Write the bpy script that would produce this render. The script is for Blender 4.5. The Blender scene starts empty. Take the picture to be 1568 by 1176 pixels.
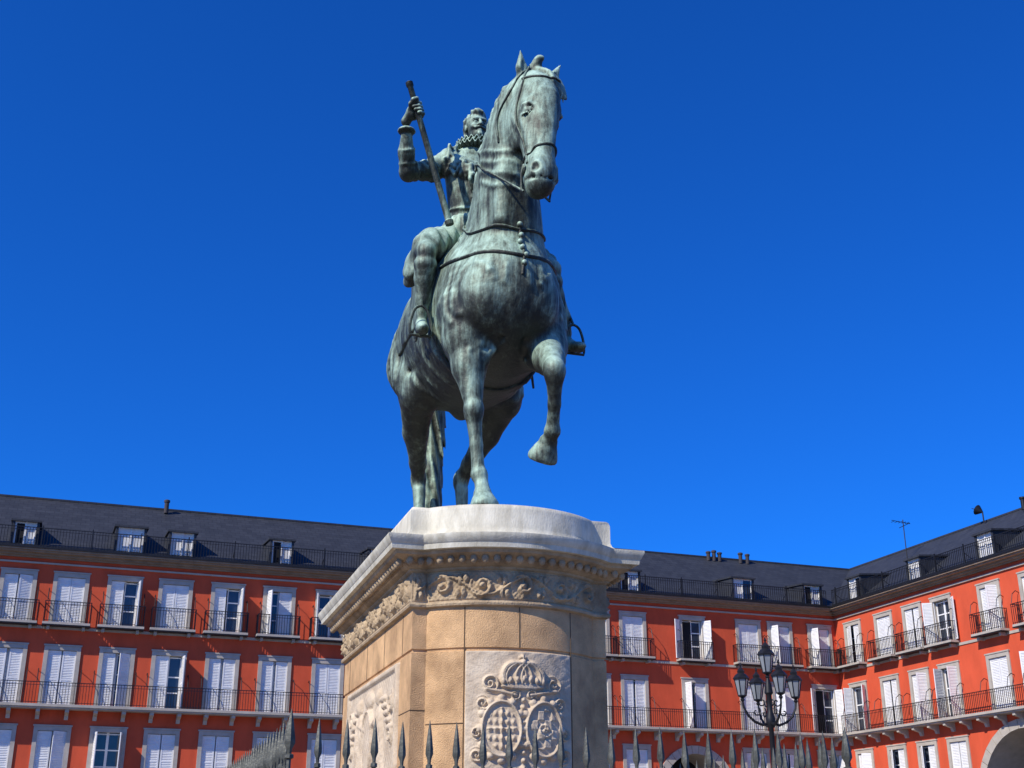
import bpy, math, random
import numpy as np
from mathutils import Vector, Matrix
random.seed(7); rng=np.random.RandomState(3)
R=math.radians
scene=bpy.context.scene
# ------------------------------------------------------------------ helpers
def link(o,parent=None):
    scene.collection.objects.link(o)
    if parent: o.parent=parent
    return o
def empty(name,loc,rot=0):
    e=bpy.data.objects.new(name,None); e.location=loc; e.rotation_euler=(0,0,rot); return link(e)
class MB:
    def __init__(s): s.v=[];s.f=[];s.n=0
    def quad(s,a,b,c,d):
        s.v+= [a,b,c,d]; s.f.append((s.n,s.n+1,s.n+2,s.n+3)); s.n+=4
    def poly(s,vs,fs):
        s.v+=list(vs); s.f+=[tuple(i+s.n for i in f) for f in fs]; s.n+=len(vs)
    def box(s,x0,x1,y0,y1,z0,z1):
        s.poly([(x0,y0,z0),(x1,y0,z0),(x1,y1,z0),(x0,y1,z0),(x0,y0,z1),(x1,y0,z1),(x1,y1,z1),(x0,y1,z1)],
               [(0,3,2,1),(4,5,6,7),(0,1,5,4),(1,2,6,5),(2,3,7,6),(3,0,4,7)])
    def obox(s,c,ax,ay,az):
        c=Vector(c);ax=Vector(ax);ay=Vector(ay);az=Vector(az);v=[]
        for k in(-1,1):
            for a,b in((-1,-1),(1,-1),(1,1),(-1,1)): v.append(tuple(c+ax*a+ay*b+az*k))
        s.poly(v,[(0,3,2,1),(4,5,6,7),(0,1,5,4),(1,2,6,5),(2,3,7,6),(3,0,4,7)])
    def tube(s,pts,r,n=8,flat=1.0,cap=True):
        P=[Vector(p) for p in pts]; m=len(P)
        rs=r if isinstance(r,(list,tuple)) else [r]*m
        up=None; vs=[]
        for i in range(m):
            t=(P[min(i+1,m-1)]-P[max(i-1,0)])
            if t.length<1e-9: t=Vector((0,0,1))
            t.normalize()
            if up is None:
                up=Vector((0,0,1)) if abs(t.z)<.9 else Vector((1,0,0))
            a=t.cross(up)
            if a.length<1e-6: a=t.cross(Vector((0,1,0)))
            a.normalize(); up=a.cross(t).normalized()
            for j in range(n):
                q=2*math.pi*j/n
                vs.append(tuple(P[i]+a*math.cos(q)*rs[i]+up*math.sin(q)*rs[i]*flat))
        fs=[]
        for i in range(m-1):
            for j in range(n):
                k=(j+1)%n
                fs.append((i*n+j,i*n+k,(i+1)*n+k,(i+1)*n+j))
        if cap: fs.append(tuple(range(n))[::-1]); fs.append(tuple((m-1)*n+j for j in range(n)))
        s.poly(vs,fs)
    def lathe(s,c,prof,n=12):
        vs=[];fs=[];m=len(prof)
        for r,z in prof:
            for j in range(n):
                q=2*math.pi*j/n; vs.append((c[0]+r*math.cos(q),c[1]+r*math.sin(q),c[2]+z))
        for i in range(m-1):
            for j in range(n):
                k=(j+1)%n; fs.append((i*n+j,i*n+k,(i+1)*n+k,(i+1)*n+j))
        fs.append(tuple(range(n))[::-1]); fs.append(tuple((m-1)*n+j for j in range(n)))
        s.poly(vs,fs)
    def obj(s,name,mat,parent=None,smooth=None):
        me=bpy.data.meshes.new(name); me.from_pydata(s.v,[],s.f); me.update()
        o=bpy.data.objects.new(name,me); me.materials.append(mat); link(o,parent)
        if smooth is not None:
            me.polygons.foreach_set('use_smooth',[True]*len(me.polygons))
            me.set_sharp_from_angle(angle=R(smooth))
        return o
def spline(pts,n=8):
    P=[np.array(p,float) for p in pts]; P=[2*P[0]-P[1]]+P+[2*P[-1]-P[-2]]; out=[]
    for i in range(1,len(P)-2):
        for j in range(n):
            t=j/n; a,b,c,d=P[i-1:i+3]
            out.append(.5*((2*b)+(-a+c)*t+(2*a-5*b+4*c-d)*t*t+(-a+3*b-3*c+d)*t**3))
    out.append(P[-2]); return out
# ------------------------------------------------------------------ materials
def mat(name,base,rough=.7,metal=0,var=.15,scale=4,bump=.2,bscale=30,col2=None,spec=.4,stretch=(1,1,1)):
    m=bpy.data.materials.new(name); m.use_nodes=True; nt=m.node_tree; N=nt.nodes; L=nt.links
    b=N['Principled BSDF']; b.inputs['Roughness'].default_value=rough; b.inputs['Metallic'].default_value=metal
    b.inputs['Specular IOR Level'].default_value=spec
    tc=N.new('ShaderNodeTexCoord'); mp=N.new('ShaderNodeMapping'); mp.inputs['Scale'].default_value=stretch
    L.new(tc.outputs['Object'],mp.inputs[0])
    n1=N.new('ShaderNodeTexNoise'); n1.inputs['Scale'].default_value=scale; n1.inputs['Detail'].default_value=8; n1.inputs['Roughness'].default_value=.65
    L.new(mp.outputs[0],n1.inputs[0])
    cr=N.new('ShaderNodeValToRGB'); c2=col2 or tuple(c*(1-var*2) for c in base)
    cr.color_ramp.elements[0].position=.3; cr.color_ramp.elements[1].position=.7
    cr.color_ramp.elements[0].color=(*c2,1); cr.color_ramp.elements[1].color=(*[min(1,c*(1+var)) for c in base],1)
    L.new(n1.outputs[0],cr.inputs[0]); L.new(cr.outputs[0],b.inputs['Base Color'])
    if bump:
        n2=N.new('ShaderNodeTexNoise'); n2.inputs['Scale'].default_value=bscale; n2.inputs['Detail'].default_value=6
        L.new(mp.outputs[0],n2.inputs[0]); bp=N.new('ShaderNodeBump'); bp.inputs['Strength'].default_value=bump; bp.inputs['Distance'].default_value=.02
        L.new(n2.outputs[0],bp.inputs['Height']); L.new(bp.outputs[0],b.inputs['Normal'])
    return m
def bronze_mat():
    m=bpy.data.materials.new('bronze_patina'); m.use_nodes=True; nt=m.node_tree; N=nt.nodes; L=nt.links
    b=N['Principled BSDF']; b.inputs['Metallic'].default_value=.18; b.inputs['Specular IOR Level'].default_value=.45
    tc=N.new('ShaderNodeTexCoord')
    mp=N.new('ShaderNodeMapping'); mp.inputs['Scale'].default_value=(7,7,.9); L.new(tc.outputs['Object'],mp.inputs[0])
    st=N.new('ShaderNodeTexNoise'); st.inputs['Scale'].default_value=2.2; st.inputs['Detail'].default_value=9; st.inputs['Roughness'].default_value=.7; L.new(mp.outputs[0],st.inputs[0])
    n1=N.new('ShaderNodeTexNoise'); n1.inputs['Scale'].default_value=2.6; n1.inputs['Detail'].default_value=10; n1.inputs['Roughness'].default_value=.7; n1.inputs['Distortion'].default_value=.6; L.new(tc.outputs['Object'],n1.inputs[0])
    mx=N.new('ShaderNodeMath'); mx.operation='MULTIPLY_ADD'; mx.inputs[1].default_value=.55; L.new(st.outputs[0],mx.inputs[0])
    h=N.new('ShaderNodeMath'); h.operation='MULTIPLY'; h.inputs[1].default_value=.45; L.new(n1.outputs[0],h.inputs[0]); L.new(h.outputs[0],mx.inputs[2])
    # rain exposure: upward faces weather paler; pointiness paints recess shade and edge highlights into the colour
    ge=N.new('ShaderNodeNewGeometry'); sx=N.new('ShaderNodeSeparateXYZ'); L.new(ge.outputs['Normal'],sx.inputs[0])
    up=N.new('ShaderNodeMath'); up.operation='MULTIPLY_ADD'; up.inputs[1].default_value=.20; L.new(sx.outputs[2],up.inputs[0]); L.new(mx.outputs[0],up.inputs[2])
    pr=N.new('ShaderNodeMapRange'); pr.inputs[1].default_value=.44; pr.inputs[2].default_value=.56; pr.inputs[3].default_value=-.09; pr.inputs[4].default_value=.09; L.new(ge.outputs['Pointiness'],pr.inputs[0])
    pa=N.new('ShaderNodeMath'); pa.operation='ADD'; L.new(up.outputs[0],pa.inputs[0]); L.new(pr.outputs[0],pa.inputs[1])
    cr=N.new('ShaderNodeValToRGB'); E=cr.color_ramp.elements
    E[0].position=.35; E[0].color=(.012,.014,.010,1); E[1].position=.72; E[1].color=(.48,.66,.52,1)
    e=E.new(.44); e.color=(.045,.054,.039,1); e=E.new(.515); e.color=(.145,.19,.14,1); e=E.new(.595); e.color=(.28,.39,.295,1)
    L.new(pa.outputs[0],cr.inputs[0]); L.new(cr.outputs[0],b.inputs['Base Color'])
    rr=N.new('ShaderNodeMapRange'); rr.inputs[3].default_value=.42; rr.inputs[4].default_value=.78; L.new(mx.outputs[0],rr.inputs[0]); L.new(rr.outputs[0],b.inputs['Roughness'])
    n2=N.new('ShaderNodeTexNoise'); n2.inputs['Scale'].default_value=28; n2.inputs['Detail'].default_value=6; L.new(tc.outputs['Object'],n2.inputs[0])
    ad=N.new('ShaderNodeMath'); ad.operation='ADD'; L.new(n2.outputs[0],ad.inputs[0]); L.new(st.outputs[0],ad.inputs[1])
    bp=N.new('ShaderNodeBump'); bp.inputs['Strength'].default_value=.35; bp.inputs['Distance'].default_value=.02; L.new(ad.outputs[0],bp.inputs['Height']); L.new(bp.outputs[0],b.inputs['Normal'])
    return m
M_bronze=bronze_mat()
M_tan=mat('tan_granite',(.74,.46,.22),.85,0,.16,3.5,.6,130,col2=(.40,.235,.11))
M_relief=mat('white_limestone_relief',(.66,.54,.38),.85,0,.1,6,.3,70,col2=(.46,.35,.23))
M_cornice=mat('weathered_cornice_stone',(.53,.40,.24),.85,0,.15,5,.4,60,col2=(.23,.16,.09))
M_marble=mat('white_marble',(.70,.66,.52),.65,0,.10,6,.2,60,col2=(.42,.38,.27),stretch=(1.5,1.5,.6))
M_mortar=mat('mortar_joint',(.14,.09,.05),.95)
M_red=mat('red_plaster',(.67,.096,.036),.9,0,.08,.9,.15,20,col2=(.52,.072,.026),stretch=(1,1,.35))
M_sur=mat('grey_stone_surround',(.46,.41,.34),.85,0,.1,2,.2,20)
M_white=mat('white_painted_wood',(.80,.79,.76),.55,0,.06,3,0)
M_dark=mat('dark_interior',(.012,.012,.014),.9,0,.1,3,0)
M_glass=mat('window_glass',(.03,.04,.06),.08,0,.1,2,0,spec=.8)
M_iron=mat('black_iron',(.02,.02,.022),.5,.4,.1,5,0)
M_eave=mat('eave_stone',(.30,.22,.15),.85,0,.15,2,.2,15)
M_pot=mat('sooty_chimney',(.06,.05,.05),.85,0,.15,2,.2,15)
M_fence=mat('grey_fence_paint',(.13,.13,.105),.55,.4,.25,12,.2,60,col2=(.05,.052,.042))
def slate():
    m=mat('slate_roof',(.035,.038,.045),.6,0,.2,1.2,0,spec=.3); N=m.node_tree.nodes;L=m.node_tree.links
    b=N['Principled BSDF']; tc=[n for n in N if n.type=='TEX_COORD'][0]
    br=N.new('ShaderNodeTexBrick'); br.inputs['Scale'].default_value=1; br.inputs['Brick Width'].default_value=.45; br.inputs['Row Height'].default_value=.28; br.inputs['Mortar Size'].default_value=.015
    br.inputs['Color1'].default_value=(.03,.033,.04,1);br.inputs['Color2'].default_value=(.05,.054,.063,1);br.inputs['Mortar'].default_value=(.012,.012,.015,1)
    L.new(tc.outputs['Object'],br.inputs[0])
    mx=N.new('ShaderNodeMix'); mx.data_type='RGBA'; mx.inputs[0].default_value=.5
    src=b.inputs['Base Color'].links[0].from_socket
    L.new(src,mx.inputs[6]); L.new(br.outputs[0],mx.inputs[7]); L.new(mx.outputs[2],b.inputs['Base Color'])
    return m
M_slate=slate()
def cobble():
    m=mat('granite_paving',(.30,.27,.24),.9,0,.15,2,.2,30); N=m.node_tree.nodes;L=m.node_tree.links
    b=N['Principled BSDF']; tc=[n for n in N if n.type=='TEX_COORD'][0]
    br=N.new('ShaderNodeTexBrick'); br.inputs['Scale'].default_value=1; br.inputs['Brick Width'].default_value=.24; br.inputs['Row Height'].default_value=.14; br.inputs['Mortar Size'].default_value=.01
    br.inputs['Color1'].default_value=(.28,.25,.22,1);br.inputs['Color2'].default_value=(.2,.18,.16,1);br.inputs['Mortar'].default_value=(.08,.07,.06,1)
    L.new(tc.outputs['Object'],br.inputs[0]); L.new(br.outputs[0],b.inputs['Base Color']); return m
# ------------------------------------------------------------------ SDF sculpting
class Field:
    def __init__(s,lo,hi,h):
        s.lo=np.array(lo,float); s.h=h; s.n=(np.ceil((np.array(hi)-s.lo)/h)).astype(int)+1
        s.D=np.full(s.n,1.0,np.float32); s.ax=[(s.lo[i]+h*np.arange(s.n[i])).astype(np.float32) for i in range(3)]
    def apply(s,fn,lo,hi,k,op='u',rip=None):
        pad=max(k,0)+.09
        sl=[]
        for i in range(3):
            a=int(np.floor((lo[i]-pad-s.lo[i])/s.h)); b=int(np.ceil((hi[i]+pad-s.lo[i])/s.h))+1
            a=max(a,0); b=min(b,s.n[i])
            if a>=b: return
            sl.append(slice(a,b))
        X=s.ax[0][sl[0]][:,None,None];Y=s.ax[1][sl[1]][None,:,None];Z=s.ax[2][sl[2]][None,None,:]
        d=fn(X,Y,Z)
        if rip:
            for amp,fx,fy,fz,ph in rip: d=d+amp*np.sin(fx*X+fy*Y+fz*Z+ph)
        A=s.D[tuple(sl)]
        if op=='u':
            h=np.maximum(k-np.abs(A-d),0)/max(k,1e-6); s.D[tuple(sl)]=np.minimum(A,d)-h*h*k*.25
        elif op=='s':
            d=-d; h=np.maximum(k-np.abs(A-d),0)/max(k,1e-6); s.D[tuple(sl)]=np.maximum(A,d)+h*h*k*.25
    def ell(s,c,r,k=.05,op='u',M=None,rip=None):
        r=np.array(r,float); m=r.max()
        def fn(X,Y,Z):
            x=X-c[0];y=Y-c[1];z=Z-c[2]
            if M is not None:
                x,y,z=(M[0][0]*x+M[0][1]*y+M[0][2]*z, M[1][0]*x+M[1][1]*y+M[1][2]*z, M[2][0]*x+M[2][1]*y+M[2][2]*z)
            k0=np.sqrt((x/r[0])**2+(y/r[1])**2+(z/r[2])**2)+1e-6
            k1=np.sqrt((x/r[0]**2)**2+(y/r[1]**2)**2+(z/r[2]**2)**2)+1e-6
            return k0*(k0-1)/k1
        s.apply(fn,[c[i]-m for i in range(3)],[c[i]+m for i in range(3)],k,op,rip)
    def cone(s,a,b,ra,rb,k=.05,op='u',rip=None):
        a=np.array(a,float);b=np.array(b,float);ab=b-a;L2=(ab**2).sum()+1e-9;m=max(ra,rb)
        def fn(X,Y,Z):
            x=X-a[0];y=Y-a[1];z=Z-a[2]
            t=np.clip((x*ab[0]+y*ab[1]+z*ab[2])/L2,0,1)
            return np.sqrt((x-t*ab[0])**2+(y-t*ab[1])**2+(z-t*ab[2])**2)-(ra+(rb-ra)*t)
        s.apply(fn,np.minimum(a,b)-m,np.maximum(a,b)+m,k,op,rip)
    def chain(s,pts,k=.05,op='u',rip=None,n=0):
        if n:
            P=spline([p for p in pts],n); pts=[tuple(p) for p in P]
        for p,q in zip(pts[:-1],pts[1:]): s.cone(p[:3],q[:3],p[3],q[3],k,op,rip)
    def loft(s,st,side,k=.08,n=4,rip=None):
        P=spline(st,n); side=np.array(side,float)
        for p,q in zip(P[:-1],P[1:]):
            a,b=p[:3],q[:3]; ab=b-a; Ln=np.sqrt((ab**2).sum()); dr=ab/Ln
            sd=side-dr*side.dot(dr); sd/=np.sqrt((sd**2).sum()); up=np.cross(dr,sd); m=max(p[3],p[4],q[3],q[4])
            def fn(X,Y,Z):
                x=X-a[0];y=Y-a[1];z=Z-a[2]
                w=x*dr[0]+y*dr[1]+z*dr[2]; t=np.clip(w/Ln,0,1); od=w-t*Ln
                rs=p[3]+(q[3]-p[3])*t; ru=p[4]+(q[4]-p[4])*t; mr=np.minimum(rs,ru)
                os=x*sd[0]+y*sd[1]+z*sd[2]; ou=x*up[0]+y*up[1]+z*up[2]
                k0=np.sqrt((os/rs)**2+(ou/ru)**2+(od/mr)**2)+1e-6
                k1=np.sqrt((os/rs**2)**2+(ou/ru**2)**2+(od/mr**2)**2)+1e-6
                return k0*(k0-1)/k1
            s.apply(fn,np.minimum(a,b)-m,np.maximum(a,b)+m,k,'u',rip)
    def sample(s,p):
        q=(np.array(p)-s.lo)/s.h; i=np.clip(np.floor(q).astype(int),0,s.n-2); t=q-i; D=s.D; v=0
        for a in(0,1):
            for b in(0,1):
                for c in(0,1):
                    v+=D[i[0]+a,i[1]+b,i[2]+c]*(t[0] if a else 1-t[0])*(t[1] if b else 1-t[1])*(t[2] if c else 1-t[2])
        return v
    def project(s,p,off=0):
        p=np.array(p,float); e=s.h*1.2
        for _ in range(8):
            d=s.sample(p)-off
            if d>.5: break
            g=np.array([s.sample(p+np.eye(3)[i]*e)-s.sample(p-np.eye(3)[i]*e) for i in range(3)])/(2*e)
            n=(g**2).sum()
            if n<1e-4: break
            st=d*g/n; l=np.sqrt((st**2).sum())
            if l>.08: st*=.08/l
            p=p-st
        return p
    def ridge(s,pts,r,k=.03,off=0,n=5):
        P=[s.project(p[:3],off) for p in spline([q[:3] for q in pts],n)]; m=len(P)-1
        Q=[(*P[i],r*(.35+.65*math.sin(math.pi*min(1,max(0,i/m)))**.6)) for i in range(m+1)]
        s.chain(Q,k)
    def mesh(s,name,mt,parent,sm=2):
        D=s.D; ins=D<0; n=np.array(D.shape)-1
        cnt=np.zeros(n,np.uint8)
        offs=[(a,b,c) for a in(0,1) for b in(0,1) for c in(0,1)]
        for a,b,c in offs: cnt+=ins[a:n[0]+a,b:n[1]+b,c:n[2]+c]
        I=np.argwhere((cnt>0)&(cnt<8)); V=np.stack([D[I[:,0]+a,I[:,1]+b,I[:,2]+c] for a,b,c in offs],1)
        O=np.array(offs,float); acc=np.zeros((len(I),3)); w=np.zeros(len(I))
        for i in range(8):
            for j in range(i+1,8):
                if np.abs(O[i]-O[j]).sum()==1:
                    x=(V[:,i]<0)!=(V[:,j]<0); den=V[:,i]-V[:,j]; t=np.where(x,V[:,i]/np.where(np.abs(den)<1e-9,1,den),0)
                    acc+=np.where(x[:,None],O[i]+t[:,None]*(O[j]-O[i]),0); w+=x
        P=s.lo+(I+acc/w[:,None])*s.h
        idx=np.full(n,-1,np.int64); idx[I[:,0],I[:,1],I[:,2]]=np.arange(len(I))
        F=[]
        for ax in range(3):
            sa=[slice(None)]*3; sb=[slice(None)]*3; sa[ax]=slice(0,-1); sb[ax]=slice(1,None)
            A=ins[tuple(sa)];B=ins[tuple(sb)]; E=np.argwhere(A!=B); o1,o2=[(1,2),(2,0),(0,1)][ax]
            ok=(E[:,o1]>0)&(E[:,o2]>0)&(E[:,o1]<n[o1])&(E[:,o2]<n[o2]); E=E[ok]
            fl=A[E[:,0],E[:,1],E[:,2]]
            def g(d1,d2):
                q=E.copy(); q[:,o1]-=d1; q[:,o2]-=d2; return idx[q[:,0],q[:,1],q[:,2]]
            q=np.stack([g(0,0),g(1,0),g(1,1),g(0,1)],1)
            q=np.where(fl[:,None],q,q[:,::-1]); F.append(q)
        F=np.concatenate(F); F=F[(F>=0).all(1)]
        me=bpy.data.meshes.new(name); me.vertices.add(len(P)); me.vertices.foreach_set('co',P.astype(np.float32).ravel())
        me.loops.add(len(F)*4); me.loops.foreach_set('vertex_index',F.astype(np.int32).ravel())
        me.polygons.add(len(F)); me.polygons.foreach_set('loop_start',np.arange(0,len(F)*4,4,dtype=np.int32))
        me.polygons.foreach_set('use_smooth',np.ones(len(F),bool)); me.update(calc_edges=True); me.validate()
        me.materials.append(mt); o=bpy.data.objects.new(name,me); link(o,parent)
        if sm:
            md=o.modifiers.new('smooth','SMOOTH'); md.factor=.5; md.iterations=sm
        return o
# ------------------------------------------------------------------ the statue (local axes: x forward, y horse's left, z up)
OX,OY=-.437,10.91; ROT=math.atan2(-.9563,.2924); PT=4.14
statue=empty('equestrian_statue',(OX,OY,0),ROT)
H=Field((-1.75,-.95,4.12),(2.45,.95,8.6),.018)
SD=(0,1,0)
H.loft([(-1.0,0,6.42,.22,.30),(-.72,0,6.38,.46,.52),(-.3,0,6.32,.54,.64),(.1,0,6.24,.55,.70),(.5,0,6.2,.54,.72),(.9,0,6.17,.50,.70),(1.2,0,6.1,.45,.62),(1.42,-.02,6.06,.35,.46)],SD,.12,2)
for s_ in(-1,1):
    H.ell((-.62,s_*.285,6.22),(.45,.275,.52),.12)             # haunch
    H.ell((-.85,s_*.2,6.35),(.24,.2,.28),.1)
    H.ell((1.12,s_*.305-.015,6.06),(.33,.18,.45),.1)          # shoulder
    H.ell((1.46,s_*.21-.03,5.98),(.27,.23,.33),.06)           # pectoral
    H.ell((1.3,s_*.325-.02,5.78),(.22,.175,.3),.08)
H.ell((1.1,0,6.75),(.4,.2,.35),.15)
# neck
NZ=[6.35,6.8,7.2,7.55,7.85,8.03]; NFc=[1.0,1.17,1.28,1.38,1.49,1.62]; NL=[.02,.03,.01,.015,.055,.12]; NS=[.36,.285,.23,.2,.168,.135]; NU=[.56,.48,.39,.30,.235,.18]
H.loft(list(zip(NFc,NL,NZ,NS,NU)),SD,.1,3)
H.chain([(1.58,-.06,7.5,.05),(1.62,-.1,7.1,.07),(1.6,-.12,6.7,.06)],.1)
# head, turned to its left; points are given straight and yawed about the head axis
HC=[(6.5,2.1,.045),(6.77,2.1,.055),(6.86,2.09,.06),(7.06,2.02,.08),(7.33,1.93,.10),(7.6,1.83,.12),(7.82,1.74,.135),(8.06,1.64,.15),(8.5,1.6,.16)]
YAW=R(21); cy,sy=math.cos(YAW),math.sin(YAW); HS=(-sy,cy,0); HM=[[cy,sy,0],[-sy,cy,0],[0,0,1]]
def hp(f,l,z,*r):
    cf=float(np.interp(z,[q[0] for q in HC],[q[1] for q in HC])); cl=float(np.interp(z,[q[0] for q in HC],[q[2] for q in HC]))
    x=f-cf; y=l*1.07
    return (cf+x*cy-y*sy, cl+x*sy+y*cy, z)+tuple(r)
H.loft([(1.64,.15,8.03,.135,.165),(1.74,.135,7.82,.165,.23),(1.83,.12,7.6,.162,.235),(1.93,.10,7.33,.122,.175),(2.02,.08,7.06,.104,.135),(2.09,.06,6.86,.118,.128),(2.1,.055,6.77,.10,.105)],HS,.05,3)
for s_ in(-1,1):
    H.ell(hp(1.70,s_*.098,7.56),(.21,.078,.26),.04,M=HM)      # cheek disc
    H.chain([hp(1.86,s_*.15,7.50,.022),hp(1.98,s_*.115,7.2,.016)],.035)
    H.ell(hp(1.88,s_*.120,7.67),(.085,.055,.05),.04,M=HM)
    H.ell(hp(1.925,s_*.168,7.57),(.07,.05,.058),.02,'s',M=HM)
    H.ell(hp(1.90,s_*.134,7.568),(.052,.05,.048),.005,M=HM)
    H.ell(hp(1.95,s_*.174,7.568),(.02,.02,.018),.004,'s',M=HM)
    H.chain([hp(1.835,s_*.164,7.59,.014),hp(1.885,s_*.180,7.627,.020),hp(1.945,s_*.165,7.622,.019),hp(1.985,s_*.128,7.585,.013)],.008)
    H.chain([hp(1.845,s_*.162,7.55,.010),hp(1.905,s_*.176,7.518,.014),hp(1.965,s_*.142,7.533,.010)],.008)
    H.ell(hp(2.025,s_*.128,7.2),(.05,.035,.13),.03,'s',M=HM)
    H.ell(hp(2.15,s_*.080,6.87),(.065,.055,.085),.03,M=HM)
    H.ell(hp(2.19,s_*.120,6.875),(.045,.035,.05),.010,'s',M=HM)
    # ears
    eo=.05 if s_>0 else 0
    H.chain([hp(1.62+eo,s_*.09,8.06,.048),hp(1.65+eo,s_*.135+eo*.6,8.18,.052),hp(1.67+eo,s_*.17+eo,8.33,.012)],.02)
    H.ell(hp(1.71+eo,s_*.14+eo*.6,8.17),(.035,.028,.085),.01,'s',M=HM)
H.chain([hp(2.0,0,7.75,.03),hp(2.07,0,7.4,.025),hp(2.12,0,7.1,.03)],.05)
H.ell(hp(2.07,0,6.73),(.085,.085,.06),.03,M=HM)
H.chain([hp(2.0,-.12,6.80,.009),hp(2.14,-.11,6.79,.013),hp(2.22,0,6.785,.013),hp(2.14,.11,6.79,.013)],.008,'s')
# topknot and forelock
H.ell(hp(1.66,.0,8.19),(.065,.07,.075),.03,rip=[(.012,60,40,0,0)])
H.chain([hp(1.68,-.01,8.22,.045),hp(1.72,-.01,8.29,.034),hp(1.76,.01,8.29,.014)],.02,n=3)
for i in range(7):
    H.chain([hp(1.72,-.02+.015*i,8.18,.026),hp(1.86,.0+.022*i,8.08-.01*i,.024),hp(1.94,.01+.026*i,7.95-.02*i,.02),hp(1.96,.0+.028*i,7.80-.03*(i%3),.007)],.008,n=3)
for i in range(12):
    t=i/11; zz=8.1-1.25*t; H.ell((float(np.interp(zz,NZ,NFc))-float(np.interp(zz,NZ,NU))*.85,float(np.interp(zz,NZ,NL)),zz),(.08,.06,.1),.05)
# right fore leg (standing)
H.chain([(1.22,-.33,5.95,.25),(1.3,-.33,5.66,.195),(1.36,-.33,5.4,.135),(1.43,-.315,5.12,.086)],.07)
H.ell((1.45,-.31,5.0),(.092,.085,.115),.03)
H.chain([(1.44,-.305,4.93,.066),(1.45,-.285,4.7,.05),(1.46,-.27,4.5,.054)],.03)
H.chain([(1.40,-.305,4.9,.022),(1.40,-.27,4.5,.024)],.03)
H.ell((1.465,-.262,4.45),(.078,.07,.07),.02)
H.chain([(1.49,-.255,4.40,.054),(1.52,-.25,4.32,.06)],.03)
H.chain([(1.53,-.25,4.26,.08),(1.56,-.245,4.17,.118)],.01)
# left fore leg (raised)
H.chain([(1.22,.31,5.95,.25),(1.36,.33,5.66,.185),(1.6,.29,5.44,.12),(1.8,.25,5.31,.092)],.07)
H.ell((1.87,.24,5.24),(.10,.092,.115),.04)
H.chain([(1.85,.245,5.16,.068),(1.77,.27,5.0,.05),(1.68,.285,4.86,.054)],.03)
H.ell((1.65,.29,4.81),(.074,.07,.07),.02)
H.chain([(1.61,.285,4.76,.055),(1.57,.28,4.72,.068)],.02)
H.chain([(1.57,.28,4.735,.08),(1.50,.26,4.64,.125)],.006)
# hind legs
for s_,df in((-1,0),(1,.12)):
    H.chain([(-.55+df,s_*.34,6.1,.28),(-.3+df,s_*.37,5.86,.22),(-.2+df,s_*.40,5.68,.17)],.1)
    H.ell((-.12+df,s_*.42,5.74),(.12,.11,.13),.07)
    H.chain([(-.3+df,s_*.39,5.68,.175),(-.58+df,s_*.34,5.46,.12),(-.85+df,s_*.25,5.24,.078),(-1.0+df,s_*.21,5.14,.068)],.05)
    H.chain([(-.75+df,s_*.3,5.5,.03),(-1.07+df,s_*.2,5.16,.03)],.05)
    H.ell((-1.02+df,s_*.2,5.1),(.095,.075,.12),.04)
    H.chain([(-.98+df,s_*.2,5.0,.066),(-.93+df,s_*.2,4.7,.052),(-.9+df,s_*.2,4.5,.058)],.03)
    H.ell((-.88+df,s_*.2,4.46),(.075,.072,.075),.02)
    H.chain([(-.86+df,s_*.2,4.4,.058),(-.82+df,s_*.2,4.32,.062)],.03)
    H.chain([(-.81+df,s_*.2,4.26,.08),(-.78+df,s_*.2,4.17,.115)],.01)
H.ell((-.05,0,5.58),(.22,.1,.12),.08)
H.chain([(-1.0,0,6.62,.1),(-1.2,-.02,6.62,.11),(-1.38,-.03,6.35,.13),(-1.42,0,5.9,.13),(-1.38,0,5.4,.12),(-1.3,-.02,4.9,.10),(-1.22,0,4.45,.08),(-1.2,0,4.25,.03)],.05,n=4,rip=[(.014,45,55,9,0),(.01,-30,70,14,1)])
for s_ in(-1,1):
    for i in range(4):
        H.chain([(1.6-.05*i,s_*(.05+.06*i),5.86,.003),(1.52-.08*i,s_*(.1+.07*i),5.62,.009),(1.36-.05*i,s_*(.16+.05*i),5.5,.004)],.035,'s')
    H.chain([(1.05,s_*.58,5.95,.004),(.95,s_*.6,6.15,.008),(.98,s_*.56,6.45,.004)],.06,'s')
    H.chain([(.6,s_*.56,5.9,.004),(.2,s_*.56,5.8,.012),(-.1,s_*.5,5.9,.004)],.07,'s')
# projected folds, veins and hair
for i in range(4):
    z=7.36-.11*i; H.ridge([(1.30+.02*i,-.25,z+.14),(1.5,-.22,z+.04),(1.62,-.13,z-.04),(1.66,-.02,z-.06)],.006,.03,-.001)
for s_ in(-1,1):
    for i in range(7):
        a=i/6; H.ridge([(1.6-.3*a,s_*(.04+.42*a)-.03,6.2+.02*i),(1.6-.28*a,s_*(.08+.38*a)-.03,5.95),(1.45-.1*a,s_*(.16+.2*a),5.66),(1.4,s_*(.22+.12*a),5.42)],.012,.04,-.006)
    for i in range(5): H.ridge([(.95-.25*i,s_*.5,5.95),(1.0-.25*i,s_*.45,5.72),(1.12-.25*i,s_*.25,5.52)],.010,.05,-.005)
    for i in range(4): H.ridge([(-.3-.12*i,s_*.6,6.5),(-.35-.1*i,s_*.62,6.15),(-.3-.1*i,s_*.5,5.8)],.014,.06,-.006)
    H.ridge([hp(1.95,s_*.14,7.42),hp(1.98,s_*.12,7.28),hp(2.03,s_*.11,7.12)],.011,.02,-.003)
    H.ridge([hp(1.72,s_*.16,7.62),hp(1.80,s_*.16,7.45),hp(1.93,s_*.12,7.26)],.011,.02,-.003)
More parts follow.
